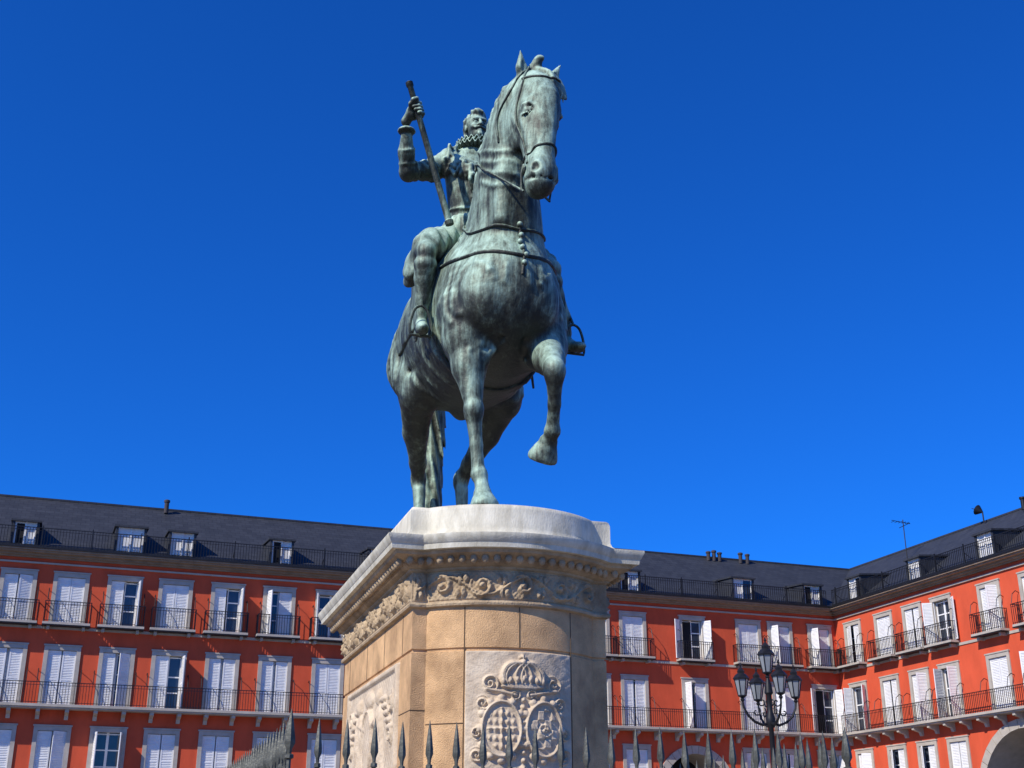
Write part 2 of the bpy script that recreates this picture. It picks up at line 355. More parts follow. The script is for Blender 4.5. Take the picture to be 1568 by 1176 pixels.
for i in range(24):
    t=i/23; z=8.16-1.35*t; fc=float(np.interp(z,NZ,NFc)); rs=float(np.interp(z,NZ,NS)); ru=float(np.interp(z,NZ,NU)); lc=float(np.interp(z,NZ,NL))
    ph=rng.rand()*6; Ln=.2+.18*rng.rand(); ex=.2+.55*rng.rand(); pts=[]
    for j in range(6):
        q=j/5; pts.append(H.project((fc-ru*(.95-ex*q)+.02*math.sin(ph+q*8), lc-rs*min(1,.25+.9*q)-.03, z-.02-Ln*q*q+.015*math.sin(ph+q*9)),-.004).tolist()+[.026*(1-q)**.7+.007])
    H.chain([tuple(p) for p in pts],.007,n=3)
def hoofring(cx,cy_,cz,nx,ny,nz,r,rr=.011):
    nv=Vector((nx,ny,nz)).normalized(); a_=nv.orthogonal().normalized(); b_=nv.cross(a_)
    H.chain([(*(Vector((cx,cy_,cz))+a_*r*math.cos(q)+b_*r*math.sin(q)),rr) for q in np.linspace(0,6.2832,13)],.012,'s')
hoofring(1.535,-.25,4.275,.2,0,-1,.088); hoofring(-.805,-.2,4.275,.2,0,-1,.088); hoofring(-.685,.2,4.275,.2,0,-1,.088)
hn=Vector((-.52,-.13,-.84)).normalized(); hoofring(1.565,.278,4.735,hn.x,hn.y,hn.z,.092)
hc_=Vector((1.51,.262,4.655))+hn*.06
H.apply(lambda X,Y,Z:-((X-hc_.x)*hn.x+(Y-hc_.y)*hn.y+(Z-hc_.z)*hn.z),(1.3,.05,4.4),(1.7,.45,4.75),.015,'s')
H.D[:,:,H.ax[2]<PT+.004]=.01
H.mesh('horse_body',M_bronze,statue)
# tack, strapped onto the surface
T=MB()
def strap(pts,r=.016,n=7,off=.004):
    T.tube([H.project(p,off) for p in spline([q[:3] for q in pts],n)],r,6,1)
for s_ in(-1,1):
    strap([hp(1.62,0,8.2),hp(1.74,s_*.15,8.0),hp(1.78,s_*.17,7.8),hp(1.80,s_*.17,7.5),hp(1.95,s_*.13,7.15),hp(2.06,s_*.12,6.95)],.011)
    strap([hp(1.64,0,8.14),hp(1.62,s_*.14,7.95),hp(1.5,s_*.16,7.7),hp(1.55,s_*.15,7.42)],.011)
    strap([hp(1.72,s_*.15,8.0),hp(1.88,s_*.09,7.95),hp(1.93,0,7.94)],.012)
    strap([hp(2.16,0,7.14),hp(2.08,s_*.1,7.12),hp(1.96,s_*.13,7.06),hp(1.86,0,7.0)],.013)
    c=Vector(hp(2.03,s_*.13,6.9))
    T.tube([c+Vector((.035*math.cos(a),0,.045*math.sin(a))) for a in np.linspace(0,2*math.pi,13)],.009,6)
    T.tube([c+Vector((.0,0,.05)),c+Vector((.01,s_*.02,-.05)),c+Vector((-.03,s_*.01,-.16)),c+Vector((-.0,0,-.2))],.009,6)
    e=c+Vector((-.01,0,-.19))
    T.tube([e]+[tuple(H.project(p,.01)) for p in spline([(1.72,.0+s_*.2,7.02),(1.5,s_*.26,7.2),(1.25,s_*.28,7.4),(1.0,s_*.2,7.45)],6)]+[(.9,.06,7.39)],.010,6)
strap([(.9,-.3,6.95),(1.1,-.45,6.85),(1.35,-.42,6.7),(1.6,-.2,6.62),(1.7,.02,6.58),(1.6,.22,6.62),(1.35,.42,6.7),(1.1,.45,6.85),(.9,.3,6.95)],.014)
strap([(.95,-.55,6.5),(1.25,-.52,6.42),(1.55,-.35,6.36),(1.72,0,6.27),(1.55,.35,6.36),(1.25,.52,6.42),(.95,.55,6.5)],.018)
strap([(1.68,.02,6.6),(1.7,.03,6.45),(1.74,.02,6.28),(1.76,0,6.1)],.014)
for k in range(6):
    p=H.project((1.72,.02+.015*math.sin(k*2),6.62-.085*k),.01); T.lathe((p[0],p[1],p[2]),[(.0,-.03),(.02,-.02),(.027,0),(.018,.02),(0,.03)],8)
for s_ in(-1,1):
    T.tube([H.project(p,.006) for p in spline([(.95,s_*.5,6.5),(.86,s_*.6,6.1),(.85,s_*.45,5.7),(.85,s_*.15,5.45),(.85,0,5.42)],8)],.022,6)
    strap([(-.45,s_*.4,6.8),(-.8,s_*.42,6.6),(-1.0,s_*.25,6.5),(-1.05,0,6.45)],.018)
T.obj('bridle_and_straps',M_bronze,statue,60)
# saddle cloth
S=Field((-.7,-.85,5.7),(1.1,.85,7.4),.02)
S.loft([(-.42,0,6.33,.575,.67),(-.1,0,6.28,.59,.70),(.4,0,6.21,.585,.75),(.86,0,6.18,.545,.73)],SD,.08,2,rip=[(.006,22,0,6,0)])
S.D[:,:,S.ax[2]<6.12]=.05
S.loft([(-.15,0,6.96,.3,.1),(.2,0,6.98,.27,.08),(.6,0,7.02,.22,.1)],SD,.08,2)
S.ell((-.2,0,7.05),(.09,.28,.16),.06); S.ell((.72,0,7.08),(.08,.2,.16),.06)
for s_ in(-1,1): S.ell((.45,s_*.55,6.62),(.3,.07,.36),.05)
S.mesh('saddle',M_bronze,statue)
# rider
RD=Field((-.25,-1.0,5.6),(1.25,1.0,8.4),.015)
c=-.04
RD.loft([(.28,-.04,7.12,.25,.22),(.3,c,7.3,.20,.17),(.34,c,7.52,.225,.2),(.35,c,7.75,.255,.2),(.31,c,7.93,.25,.16),(.30,c,8.04,.14,.12)],SD,.06,3)
RD.chain([(.3,c,8.0,.12),(.31,c,8.2,.08)],.05)
RD.ell((.53,c,7.6),(.06,.03,.2),.09)
for a in np.linspace(0,2*math.pi,27)[:-1]:
    RD.ell((.3+.235*math.cos(a),-.04+.25*math.sin(a),7.2),(.05,.05,.12),.012)
RD.chain([(.5,c,7.32,.02),(.42,c-.17,7.32,.02),(.3,c-.21,7.32,.02)],.01); RD.chain([(.5,c,7.32,.02),(.42,c+.17,7.32,.02),(.3,c+.21,7.32,.02)],.01)
for s_ in(-1,1):
    for kk in range(4):
        RD.ell((.3,c+s_*(.27+.04*kk),7.965-.04*kk),(.15-.008*kk,.085,.13-.006*kk),.004)
RD.chain([(.31,-.37,7.9,.105),(.36,-.54,7.79,.092),(.4,-.68,7.73,.08)],.03,rip=[(.004,0,70,70,0)])
RD.ell((.39,-.70,7.72),(.095,.085,.085),.03)
RD.chain([(.42,-.71,7.74,.078),(.5,-.745,7.87,.076),(.58,-.765,8.01,.055)],.03)
RD.ell((.60,-.77,8.045),(.088,.088,.03),.012)
RD.chain([(.31,.28,7.88,.105),(.33,.38,7.68,.092),(.36,.45,7.5,.08)],.03,rip=[(.004,0,50,90,0)])
RD.chain([(.37,.45,7.5,.078),(.55,.32,7.42,.072),(.74,.15,7.4,.055)],.03)
RD.chain([(.74,.15,7.4,.06),(.8,.11,7.4,.085)],.015)
fold=[(.012,30,-38,18,0)]
for s_ in(-1,1):
    kx=1.0 if s_<0 else .86
    RD.chain([(.22,s_*.16-.02,7.1,.17),(.42,s_*.33*kx,7.0,.165),(.62,s_*.48*kx,6.86,.155),(.78,s_*.575*kx,6.74,.145)],.05,rip=fold)
    RD.ell((.74,s_*.66*kx,6.60),(.16,.10,.17),.03,rip=fold)
    RD.ell((.70,s_*.70*kx,6.5),(.15,.07,.1),.03,rip=fold)
    RD.chain([(.82,s_*.6*kx,6.70,.115),(.95,s_*.625*kx,6.62,.092)],.03)
    RD.ell((.98,s_*.63*kx,6.60),(.078,.078,.09),.02)
    o_=0 if s_<0 else .10
    RD.chain([(.95,s_*.625*kx,6.55,.082),(.9,s_*.625*(kx+1)/2,6.38,.088),(.85,s_*.62+o_*.6,6.2,.068),(.82,s_*.62+o_,6.06,.052)],.03)
    RD.chain([(.945,s_*.63*kx,6.49,.105),(.93,s_*.63*kx,6.44,.095)],.01)
    RD.chain([(.81,s_*.62+o_,5.99,.054),(.9,s_*.635+o_,5.90,.056),(1.04,s_*.66+o_,5.84,.046),(1.1,s_*.67+o_,5.83,.034)],.03)
    RD.ell((.77,s_*.615+o_,5.93),(.055,.045,.06),.03)
for dz in(0,.034,.068,.102,.136):   # sash over the armour
    RD.ridge([(.22,-.26,8.06-dz*.6),(.40,-.26,7.98-dz),(.55,-.14,7.84-dz),(.60,.0,7.66-dz),(.50,.14,7.46-dz),(.34,.2,7.36-dz)],.024,.006,.012,5)
for zz in(7.9,7.42): RD.ridge([(.2,-.33,zz),(.42,-.28,zz-.03),(.56,-.04,zz-.06),(.42,.22,zz-.03)],.013,.004,.004)
for off_ in(-.16,-.08,.08): RD.ridge([(.5,c+off_,7.92),(.56,c+off_*.9,7.7),(.54,c+off_*.7,7.4)],.009,.004,.003)
for cc,dd in [((.33,-.46,7.85),(.05,-.17,-.11)),((.35,-.52,7.8),(.05,-.17,-.11)),((.38,-.64,7.75),(.04,-.14,-.06)),((.45,-.725,7.79),(.08,-.035,.13)),((.52,-.748,7.9),(.08,-.035,.13))]:
    D_=np.array(dd)/np.linalg.norm(dd); u_=np.cross(D_,(0,0,1)); u_/=np.linalg.norm(u_); v_=np.cross(D_,u_)
    RD.ridge([tuple(np.array(cc)+u_*.09*math.cos(a)+v_*.09*math.sin(a)) for a in np.linspace(0,6.28,9)],.010,.004,.003,3)
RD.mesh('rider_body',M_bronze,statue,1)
# rider head
HD=Field((.05,-.32,8.12),(.62,.18,8.85),.0085)
c=-.07
HD.chain([(.3,c,8.1,.09),(.32,c,8.36,.085)],.04)
HD.ell((.31,c,8.54),(.15,.125,.145),.03); HD.ell((.365,c,8.45),(.115,.102,.15),.03); HD.ell((.40,c,8.36),(.075,.07,.06),.04)
HD.ell((.465,c,8.545),(.025,.085,.022),.03)
for s_ in(-1,1):
    HD.ell((.485,c+s_*.045,8.512),(.028,.03,.02),.015,'s'); HD.ell((.452,c+s_*.045,8.508),(.022,.024,.018),.004)
    HD.chain([(.47,c+s_*.02,8.528,.007),(.474,c+s_*.05,8.532,.008),(.455,c+s_*.078,8.522,.006)],.006)
    HD.ell((.44,c+s_*.065,8.45),(.03,.03,.03),.04)
    HD.ell((.49,c+s_*.022,8.458),(.018,.015,.013),.01)
    HD.chain([(.492,c+s_*.01,8.428,.014),(.475,c+s_*.05,8.42,.015),(.45,c+s_*.085,8.44,.008)],.008,rip=[(.002,0,200,200,0)])
    HD.ell((.31,c+s_*.125,8.48),(.03,.018,.048),.012)
HD.chain([(.475,c,8.53,.014),(.505,c,8.475,.018),(.512,c,8.458,.02)],.015)
HD.ell((.474,c,8.4),(.016,.032,.012),.008)
HD.chain([(.468,c,8.375,.028),(.475,c,8.335,.03),(.475,c,8.28,.014)],.015,rip=[(.003,0,160,40,0)])
hair=[(.007,70,50,20,0),(.006,-40,80,60,1)]
HD.ell((.27,c,8.575),(.155,.14,.135),.02,rip=hair); HD.ell((.385,c,8.665),(.075,.085,.05),.03,rip=hair); HD.ell((.21,c,8.47),(.09,.12,.1),.03,rip=hair)
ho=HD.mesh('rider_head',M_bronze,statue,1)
# ruff
B=MB(); n=144
for layer,(zz,r1) in enumerate([(8.19,.245),(8.235,.24)]):
    vs=[];fs=[]
    for j in range(n):
        a=2*math.pi*j/n; w=.022*math.sin(a*24+layer*1.5)
        for k,(r,dz) in enumerate([(.1,-.02),(r1,-.0),(r1,.014),(.1,.014)]):
            vs.append((.33+r*math.cos(a),c+r*math.sin(a),zz+dz+w*(1 if k in(1,2) else .2)+.02*(r>.2)-.05*math.cos(a)*r))
    for j in range(n):
        for k in range(4):
            k2=(k+1)%4; j2=(j+1)%n; fs.append((j*4+k,j2*4+k,j2*4+k2,j*4+k2))
    B.poly(vs,fs)
ro=B.obj('neck_ruff',M_bronze,statue,50)
HSC=.86; p0=Vector((.33,-.07,8.2))
for o in(ho,ro):
    o.scale=(HSC,)*3; o.location=p0-p0*HSC+Vector((0,.06,-.075))
# baton, stirrups, sword, hands
bt=Vector((.76,-.795,8.48)); bb=Vector((.72,-.36,7.05))
B=MB(); d=(bb-bt).normalized()
B.tube([bt-d*.01,bt,bt+d*.04,bt+d*.05,bb-d*.05,bb-d*.04,bb],[.02,.036,.036,.028,.032,.042,.04],12)
for s_ in(-1,1):
    o_=0 if s_<0 else .10
    q=[(.93,s_*.56+o_,5.83),(.93,s_*.56+o_,5.93),(.93,s_*.6+o_,6.06),(.93,s_*.65+o_,6.10),(.93,s_*.71+o_,6.06),(.93,s_*.745+o_,5.93),(.93,s_*.745+o_,5.82),(.93,s_*.56+o_,5.82)]
    B.tube(spline(q[:-1],4)+[q[-1]],.013,6); B.tube([(.93,s_*.65+o_,6.10),(.75,s_*.64+o_/2,6.5),(.55,s_*.56,6.8)],.014,6)
    B.tube([(.76,s_*.62+o_,5.95),(.66,s_*.62+o_,5.93),(.6,s_*.62+o_,5.94)],.012,6)
    B.tube([(.6+.035*math.cos(a),s_*.62+o_,5.94+.035*math.sin(a)) for a in np.linspace(0,2*math.pi,9)],.008,6)
B.tube([(.1,.42,7.05),(-.35,.72,6.5),(-.7,.9,6.1)],[.025,.022,.012],8)
B.obj('baton_stirrups_and_sword',M_bronze,statue,40)
def fist(ctr,ax,w,parent,name,sc=1.0,rb=.03):
    ctr=Vector(ctr); ax=Vector(ax).normalized(); w=Vector(w); w=(w-ax*w.dot(ax)).normalized(); e=ax.cross(w)
    Fd=Field([x-.2 for x in ctr],[x+.2 for x in ctr],.0065)
    rf=.0195*sc; rr=rb+rf*.8
    Mx=[list(w),list(e),list(ax)]
    Fd.ell(tuple(ctr+w*(rb+.03)+e*.012),(.034*sc,.058*sc,.078*sc),.02,M=Mx)
    Fd.cone(tuple(ctr+w*(rb+.05)),tuple(ctr+w*.15-ax*-.05),.042,.048,.04)
    for i,(sp,tot) in enumerate([(-1.5,250),(-.5,265),(.5,255),(1.5,225)]):
        o=ctr+ax*sp*.037*sc; pts=[]
        for a in (25,85,145,200,tot):
            r=rr+(.012 if a in(85,) else 0); q=R(a); p=o+w*math.cos(q)*r+e*math.sin(q)*r
            pts.append((*p,rf*(1 if a<180 else .88)))
        Fd.chain(pts,.006)
    pts=[]
    for a,up in((-35,-.02),(-75,-.055),(-115,-.08),(-150,-.085)):
        q=R(a); p=ctr+ax*up*sc+w*math.cos(q)*(rr+.01)+e*math.sin(q)*(rr+.01); pts.append((*p,rf*1.12))
    Fd.chain(pts,.012)
    Fd.mesh(name,M_bronze,parent,1)
tq=(8.2-bt.z)/(bb.z-bt.z); hc=bt.lerp(bb,tq)
fist(hc,d,Vector((.60,-.79,8.06))-hc,statue,'rider_right_hand',1.0,.03)
fist((.9,.06,7.39),(0,.35,1),(-1,.4,0),statue,'rider_left_hand',1.0,.02)
# ------------------------------------------------------------------ pedestal
ped=empty('stone_pedestal',(OX,OY,0),ROT)
HW,HF=.77,1.47; CH,PR=.66,.28; RB=(CH*CH+PR*PR)/(2*PR); CF=HF+PR-RB
def outline(o,nb=36):
    pts=[]; Rr=RB+o; f1=HF+o; lb=math.sqrt(max(Rr*Rr-(f1-CF)**2,0)); lb=min(lb,HW+o-.02)
    th=math.asin(lb/Rr)
    pts.append((f1,-(HW+o)))
    for i in range(nb+1):
        a=-th+2*th*i/nb; pts.append((CF+Rr*math.cos(a),Rr*math.sin(a)))
    pts.append((f1,HW+o))
    return pts+[(-x,-y) for x,y in pts]
def ring_stack(prof,name,mt,cap=True,smooth=28):
    b=MB(); vs=[];fs=[];n=None
    for o,z in prof:
        q=outline(o); n=len(q); vs+=[(x,y,z) for x,y in q]
    for i in range(len(prof)-1):
        for j in range(n):
            k=(j+1)%n; fs.append((i*n+j,i*n+k,(i+1)*n+k,(i+1)*n+j))
    if cap: fs.append(tuple((len(prof)-1)*n+j for j in range(n))); fs.append(tuple(range(n))[::-1])
    b.poly(vs,fs); return b.obj(name,mt,ped,smooth)
ring_stack([(.55,0),(.55,.3),(.54,.31)],'step',M_tan)
ring_stack([(.36,.31),(.36,.75),(.33,.8),(.22,.86),(.2,.95),(.1,1.05),(.05,1.08)],'base_moulding',M_tan)
ring_stack([(.0,1.08),(0,3.035),(-.012,3.042),(-.012,3.056),(0,3.063),(0,3.36)],'dado',M_tan)
ring_stack([(.0,3.36),(.03,3.37),(.035,3.385),(.03,3.40),(.012,3.405),(.012,3.63),(.03,3.64),(.035,3.655)],'frieze',M_cornice)
ring_stack([(.035,3.655),(.05,3.66),(.075,3.68),(.085,3.70),(.10,3.705),(.17,3.735),(.18,3.76)],'bed_moulding',M_cornice)
ring_stack([(.16,3.76),(.215,3.763),(.222,3.80),(.228,3.805),(.24,3.83),(.25,3.85),(.25,3.868),(.22,3.875)],'cornice',M_marble)
ring_stack([(.12,3.875),(.10,3.885),(.055,3.93),(.045,3.96),(.045,4.10),(.035,4.13),(.02,4.14)],'top_slab',M_marble,smooth=50)
def along(o,step):
    q=outline(o); q.append(q[0]); out=[]
    P=np.array(q); seg=np.sqrt((np.diff(P,axis=0)**2).sum(1)); cum=np.concatenate([[0],np.cumsum(seg)])
    for t in np.arange(step/2,cum[-1],step):
        i=np.searchsorted(cum,t)-1; u=(t-cum[i])/seg[i]; p=P[i]+(P[i+1]-P[i])*u; tg=(P[i+1]-P[i])/seg[i]; out.append((p,tg,np.array([tg[1],-tg[0]])))
    return out
b=MB()
for p,tg,nr in along(.10,.085):
    c3=Vector((p[0]+nr[0]*.02,p[1]+nr[1]*.02,3.695)); m=8
    vs=[];fs=[]
    for i in range(5):
        ph=-math.pi/2+math.pi*i/4
        for j in range(m):
            a=2*math.pi*j/m; x=math.cos(ph)*math.cos(a)*.03; y=math.cos(ph)*math.sin(a)*.03; z=math.sin(ph)*.035
            vs.append((c3.x+tg[0]*x+nr[0]*y,c3.y+tg[1]*x+nr[1]*y,c3.z+z))
    for i in range(4):
        for j in range(m):
            k=(j+1)%m; fs.append((i*m+j,i*m+k,(i+1)*m+k,(i+1)*m+j))
    b.poly(vs,fs)
b.obj('egg_and_dart',M_cornice,ped,80)
# carved reliefs as real height fields
def ss(x,a,b): t=np.clip((x-a)/(b-a),0,1); return t*t*(3-2*t)
def disc(X,Z,cx,cz,rx,rz,soft=.15):
    q=np.sqrt(((X-cx)/rx)**2+((Z-cz)/rz)**2); return 1-ss(q,1-soft,1+soft)
def dome(X,Z,cx,cz,rx,rz):
    q=((X-cx)/rx)**2+((Z-cz)/rz)**2; return np.sqrt(np.clip(1-q,0,1))
def ringf(X,Z,cx,cz,rx,rz,w):
    q=np.sqrt(((X-cx)/rx)**2+((Z-cz)/rz)**2); return np.exp(-((q-1)/w)**2)
def line(X,Z,x0,z0,x1,z1,w):
    dx,dz=x1-x0,z1-z0; t=np.clip(((X-x0)*dx+(Z-z0)*dz)/(dx*dx+dz*dz),0,1)
    return np.exp(-(((X-x0-t*dx)**2+(Z-z0-t*dz)**2)/w**2))
def spiral(X,Z,cx,cz,r,sg=1,turn=14.0):
    x=X-cx;z=Z-cz; q=np.sqrt(x*x+z*z)/r; a=np.arctan2(z,x)*sg
    return (.5+.5*np.cos(a-turn*q**.7))**2*(1-ss(q,.8,1.05))
def relief(name,mapf,x0,x1,z0,z1,hf,mt,res=.006,amp=1):
    nx=int((x1-x0)/res)+1; nz=int((z1-z0)/res)+1
    xs=np.linspace(x0,x1,nx); zs=np.linspace(z0,z1,nz); X,Z=np.meshgrid(xs,zs,indexing='ij'); Hh=hf(X,Z)*amp
    edge=np.minimum(np.minimum(X-x0,x1-X),np.minimum(Z-z0,z1-Z)); Hh=Hh*ss(edge,0,.012)+.004*ss(edge,0,.003)-.004*(edge<=1e-9)
    V=[mapf(x,z,h) for x,z,h in zip(X.ravel(),Z.ravel(),Hh.ravel())]
    I=np.arange(nx*nz).reshape(nx,nz); Fq=np.stack([I[:-1,:-1],I[1:,:-1],I[1:,1:],I[:-1,1:]],-1).reshape(-1,4)
    b=MB(); b.v=V; b.f=[tuple(int(k) for k in q) for q in Fq]; b.n=len(V); return b.obj(name,mt,ped,180)
def bowmap(o):
    def f(x,z,h):
        a=x/RB; r=RB+o+h; return (CF+r*math.cos(a),r*math.sin(a),z)
    return f
def arms(X,Z):
    h=np.zeros_like(X); cz=2.86
    # crown: band, eight arches, fleurons, orb and cross
    h=np.maximum(h,.032*disc(X,Z,0,cz-.08,.16,.022,.1))
    for k in(-.9,-.55,0,.55,.9): h=np.maximum(h,.042*ringf(X,Z,k*.075,cz-.02,.05+.075*(1-abs(k)*.6),.11,.12)*(Z>cz-.06))
    h=np.maximum(h,.026*dome(X,Z,0,cz-.01,.15,.10)*(Z>cz-.06))
    for i in range(-3,4): h=np.maximum(h,.05*dome(X,Z,i*.048,cz-.045+.012*(3-abs(i))*.5,.02,.032))
    h=np.maximum(h,.05*dome(X,Z,0,cz+.095,.025,.025)); h=np.maximum(h,.03*line(X,Z,0,cz+.1,0,cz+.14,.01)); h=np.maximum(h,.03*line(X,Z,-.02,cz+.128,.02,cz+.128,.008))
    for s in(-1,1):
        h=np.maximum(h,.03*spiral(X,Z,s*.24,2.80,.07,s)); h=np.maximum(h,.03*spiral(X,Z,s*.29,2.66,.06,-s))
        h=np.maximum(h,.028*line(X,Z,s*.06,2.72,s*.26,2.72+.04,.014))
        h=np.maximum(h,.03*spiral(X,Z,s*.06,2.72,.045,-s))
    for s in(-1,1):
        cx=s*.155; cz2=2.48
        h=np.maximum(h,.022*disc(X,Z,cx,cz2,.145,.205,.05)); h=np.maximum(h,.045*ringf(X,Z,cx,cz2,.135,.19,.09))
        q=((X-cx)/.11)**2+((Z-cz2)/.155)**2
        if s>0: t=.012*(.5+.5*np.sign(np.sin((X-cx)*60)*np.sin((Z-cz2)*48)))+.014*spiral(X,Z,cx,cz2,.07)
        else: t=.014*np.exp(-((np.abs(X-cx)-.0)/.006)**2)+.014*np.exp(-((np.abs(Z-cz2))/.006)**2)+.016*(.5+.5*np.sin(X*150))*(.5+.5*np.sin(Z*110))
        h=np.where(q<.9,.022+t,h)
        for k in range(12):
            a=2*math.pi*k/12; h=np.maximum(h,.036*dome(X,Z,cx+.155*math.cos(a),cz2+.215*math.sin(a),.03,.03))
        h=np.maximum(h,.035*spiral(X,Z,s*.33,2.45,.05,s)); h=np.maximum(h,.03*spiral(X,Z,s*.33,2.3,.06,-s))
    h=np.maximum(h,.035*line(X,Z,0,2.7,0,2.2,.018)*(.6+.4*np.sin(Z*120)))
    return h*1.1+.0015*np.sin(X*60+3*np.sin(Z*30))*np.sin(Z*63)
relief('coat_of_arms_relief',bowmap(.004),-.42,.42,1.5,3.035,arms,M_relief,.006)
def scroll(X,Z):
    z0=3.515; P=.30
    xi=np.round(X/P); cx=xi*P; s=np.where(xi%2==0,1.,-1.)
    x=X-cx; z=(Z-z0)*s; q=np.sqrt(x*x+z*z)/.095; a=np.arctan2(z,x)
    h=.032*(.5+.5*np.cos(a-9*q**.7))**2*(1-ss(q,.85,1.05))
    h=np.maximum(h,.036*dome(X,Z,cx,z0+0*X,.028,.028))
    h=np.maximum(h,.026*np.exp(-((Z-z0-.07*np.sin(X/P*math.pi+1.2))/.014)**2))
    h=np.maximum(h,.026*np.sqrt(np.clip(1-((x-.15*np.sign(x))/.035)**2-((Z-z0-.045*s)/.045)**2,0,1)))
    h=np.maximum(h,.026*np.sqrt(np.clip(1-((x-.12*np.sign(x))/.022)**2-((Z-z0+.055*s)/.035)**2,0,1)))
    h+=.004*np.sin(X*170)*np.sin(Z*150)
    return np.maximum(h,0)
smax=RB*math.asin(CH/RB)-.02
relief('frieze_relief_front',bowmap(.014),-smax,smax,3.41,3.625,scroll,M_cornice,.006,1.25)
relief('frieze_relief_side',lambda x,z,h:(x,-(HW+.014+h),z),-1.45,1.45,3.41,3.625,scroll,M_cornice,.007,1.25)
relief('frieze_relief_far_side',lambda x,z,h:(-x,(HW+.014+h),z),-1.45,1.45,3.41,3.625,scroll,M_cornice,.012,1.25)
relief('frieze_relief_corner',lambda x,z,h:(HF+.014+h,x,z),-HW,-CH-.012,3.41,3.625,scroll,M_cornice,.006,1.0)
def sidep(X,Z):
    h=np.zeros_like(X); x0,x1=-1.05,1.05
    ed=np.minimum(np.minimum(X-x0,x1-X),3.0-Z); h+=.022*(1-ss(ed,.02,.04))
    for s in(-1,1):
        cx=.42*s
        h=np.maximum(h,.05*dome(X,Z,cx,2.83,.06,.075)); h=np.maximum(h,.055*dome(X,Z,cx,2.55,.13,.24)*(.8+.2*np.sin(X*60+Z*20)))
        h=np.maximum(h,.05*dome(X,Z,cx+.06,2.25,.12,.3)*(.75+.25*np.sin(X*70-Z*15))); h=np.maximum(h,.04*line(X,Z,cx,2.68,cx-.28*s,2.62,.035))
        for k in range(5): h=np.maximum(h,.035*dome(X,Z,cx+.14*s+.07*s*k,2.8-.06*k,.1,.03))
    h=np.maximum(h,.03*disc(X,Z,0,2.5,.2,.26,.05)); h=np.maximum(h,.045*ringf(X,Z,0,2.5,.2,.26,.08)); h=np.maximum(h,.045*dome(X,Z,0,2.85,.14,.08))
    for k in range(8): h=np.maximum(h,.03*spiral(X,Z,-.85+.243*k,2.15,.09,1 if k%2 else -1))
    for s in(-1,1): h=np.maximum(h,.03*spiral(X,Z,.85*s,2.75,.1,s)); h=np.maximum(h,.03*spiral(X,Z,.85*s,2.5,.09,-s))
    return h+.003*np.sin(X*80)*np.sin(Z*77)
relief('side_panel_relief',lambda x,z,h:(x,-(HW+.004+h),z),-1.08,1.08,1.5,3.02,sidep,M_relief,.009)
relief('side_panel_relief_far',lambda x,z,h:(-x,(HW+.004+h),z),-1.08,1.08,1.5,3.02,sidep,M_relief,.02)
b=MB()
for s in(-.43,.43,-.02):
    a=s/RB
    z0,z1=(1.2,3.36) if abs(s)>.1 else (3.06,3.36)
    b.tube([(CF+(RB-.001)*math.cos(a),(RB-.001)*math.sin(a),z) for z in(z0,z1)],.005,5)
for x in(-1.15,-.3,.45,1.15): b.tube([(x,-HW+.001,3.06),(x,-HW+.001,3.36)],.005,5)
for z in(2.62,2.15):
    b.tube([(HF-.001,-HW,z),(HF-.001,-CH-.0,z)],.005,5)
    b.tube([(CF+(RB-.001)*math.cos(a),(RB-.001)*math.sin(a),z-.1) for a in np.linspace(-math.asin(CH/RB)+.01,-.43/RB,8)],.005,5)
    b.tube([(1.09,-HW+.001,z),(HF,-HW+.001,z)],.005,5)
b.obj('mortar_joints',M_mortar,ped)
# ------------------------------------------------------------------ fence
fence=empty('iron_fence',(OX,OY,0),ROT)
b=MB(); st=MB()
def spear(x,y,top=2.34,sc=1.0):
    b.lathe((x,y,0),[(.011*sc,.3),(.011*sc,top-.27),(.022*sc,top-.262),(.022*sc,top-.245),(.011*sc,top-.238),(.013*sc,top-.215),(.026*sc,top-.185),(.025*sc,top-.16),(.012*sc,top-.06),(.001,top)],6)
F1,L0,L1=3.5,-1.88,1.56
def run(x0,y0,x1,y1):
    L=math.hypot(x1-x0,y1-y0); n=round(L/.155)
    for i in range(1,n):
        t=i/n; spear(x0+(x1-x0)*t,y0+(y1-y0)*t,2.34+random.uniform(-.012,.012),.88)
    for z in(.42,1.98):
        b.tube([(x0,y0,z),(x1,y1,z)],.016,4)
    ux,uy=(x1-x0)/L,(y1-y0)/L
    st.obox(((x0+x1)/2,(y0+y1)/2,.15),(ux*(L/2-.121),uy*(L/2-.121),0),(-uy*.119,ux*.119,0),(0,0,.15))
run(F1,L0,F1,L1); run(F1,L0,-F1,L0); run(F1,L1,-F1,L1); run(-F1,L0,-F1,L1)
for x in(F1,-F1):
    for y in(L0,L1): spear(x,y,2.38,1.25); st.box(x-.12,x+.12,y-.12,y+.12,0,.32)
b.obj('spears_and_rails',M_fence,fence,40); st.obj('kerb',M_sur,fence)
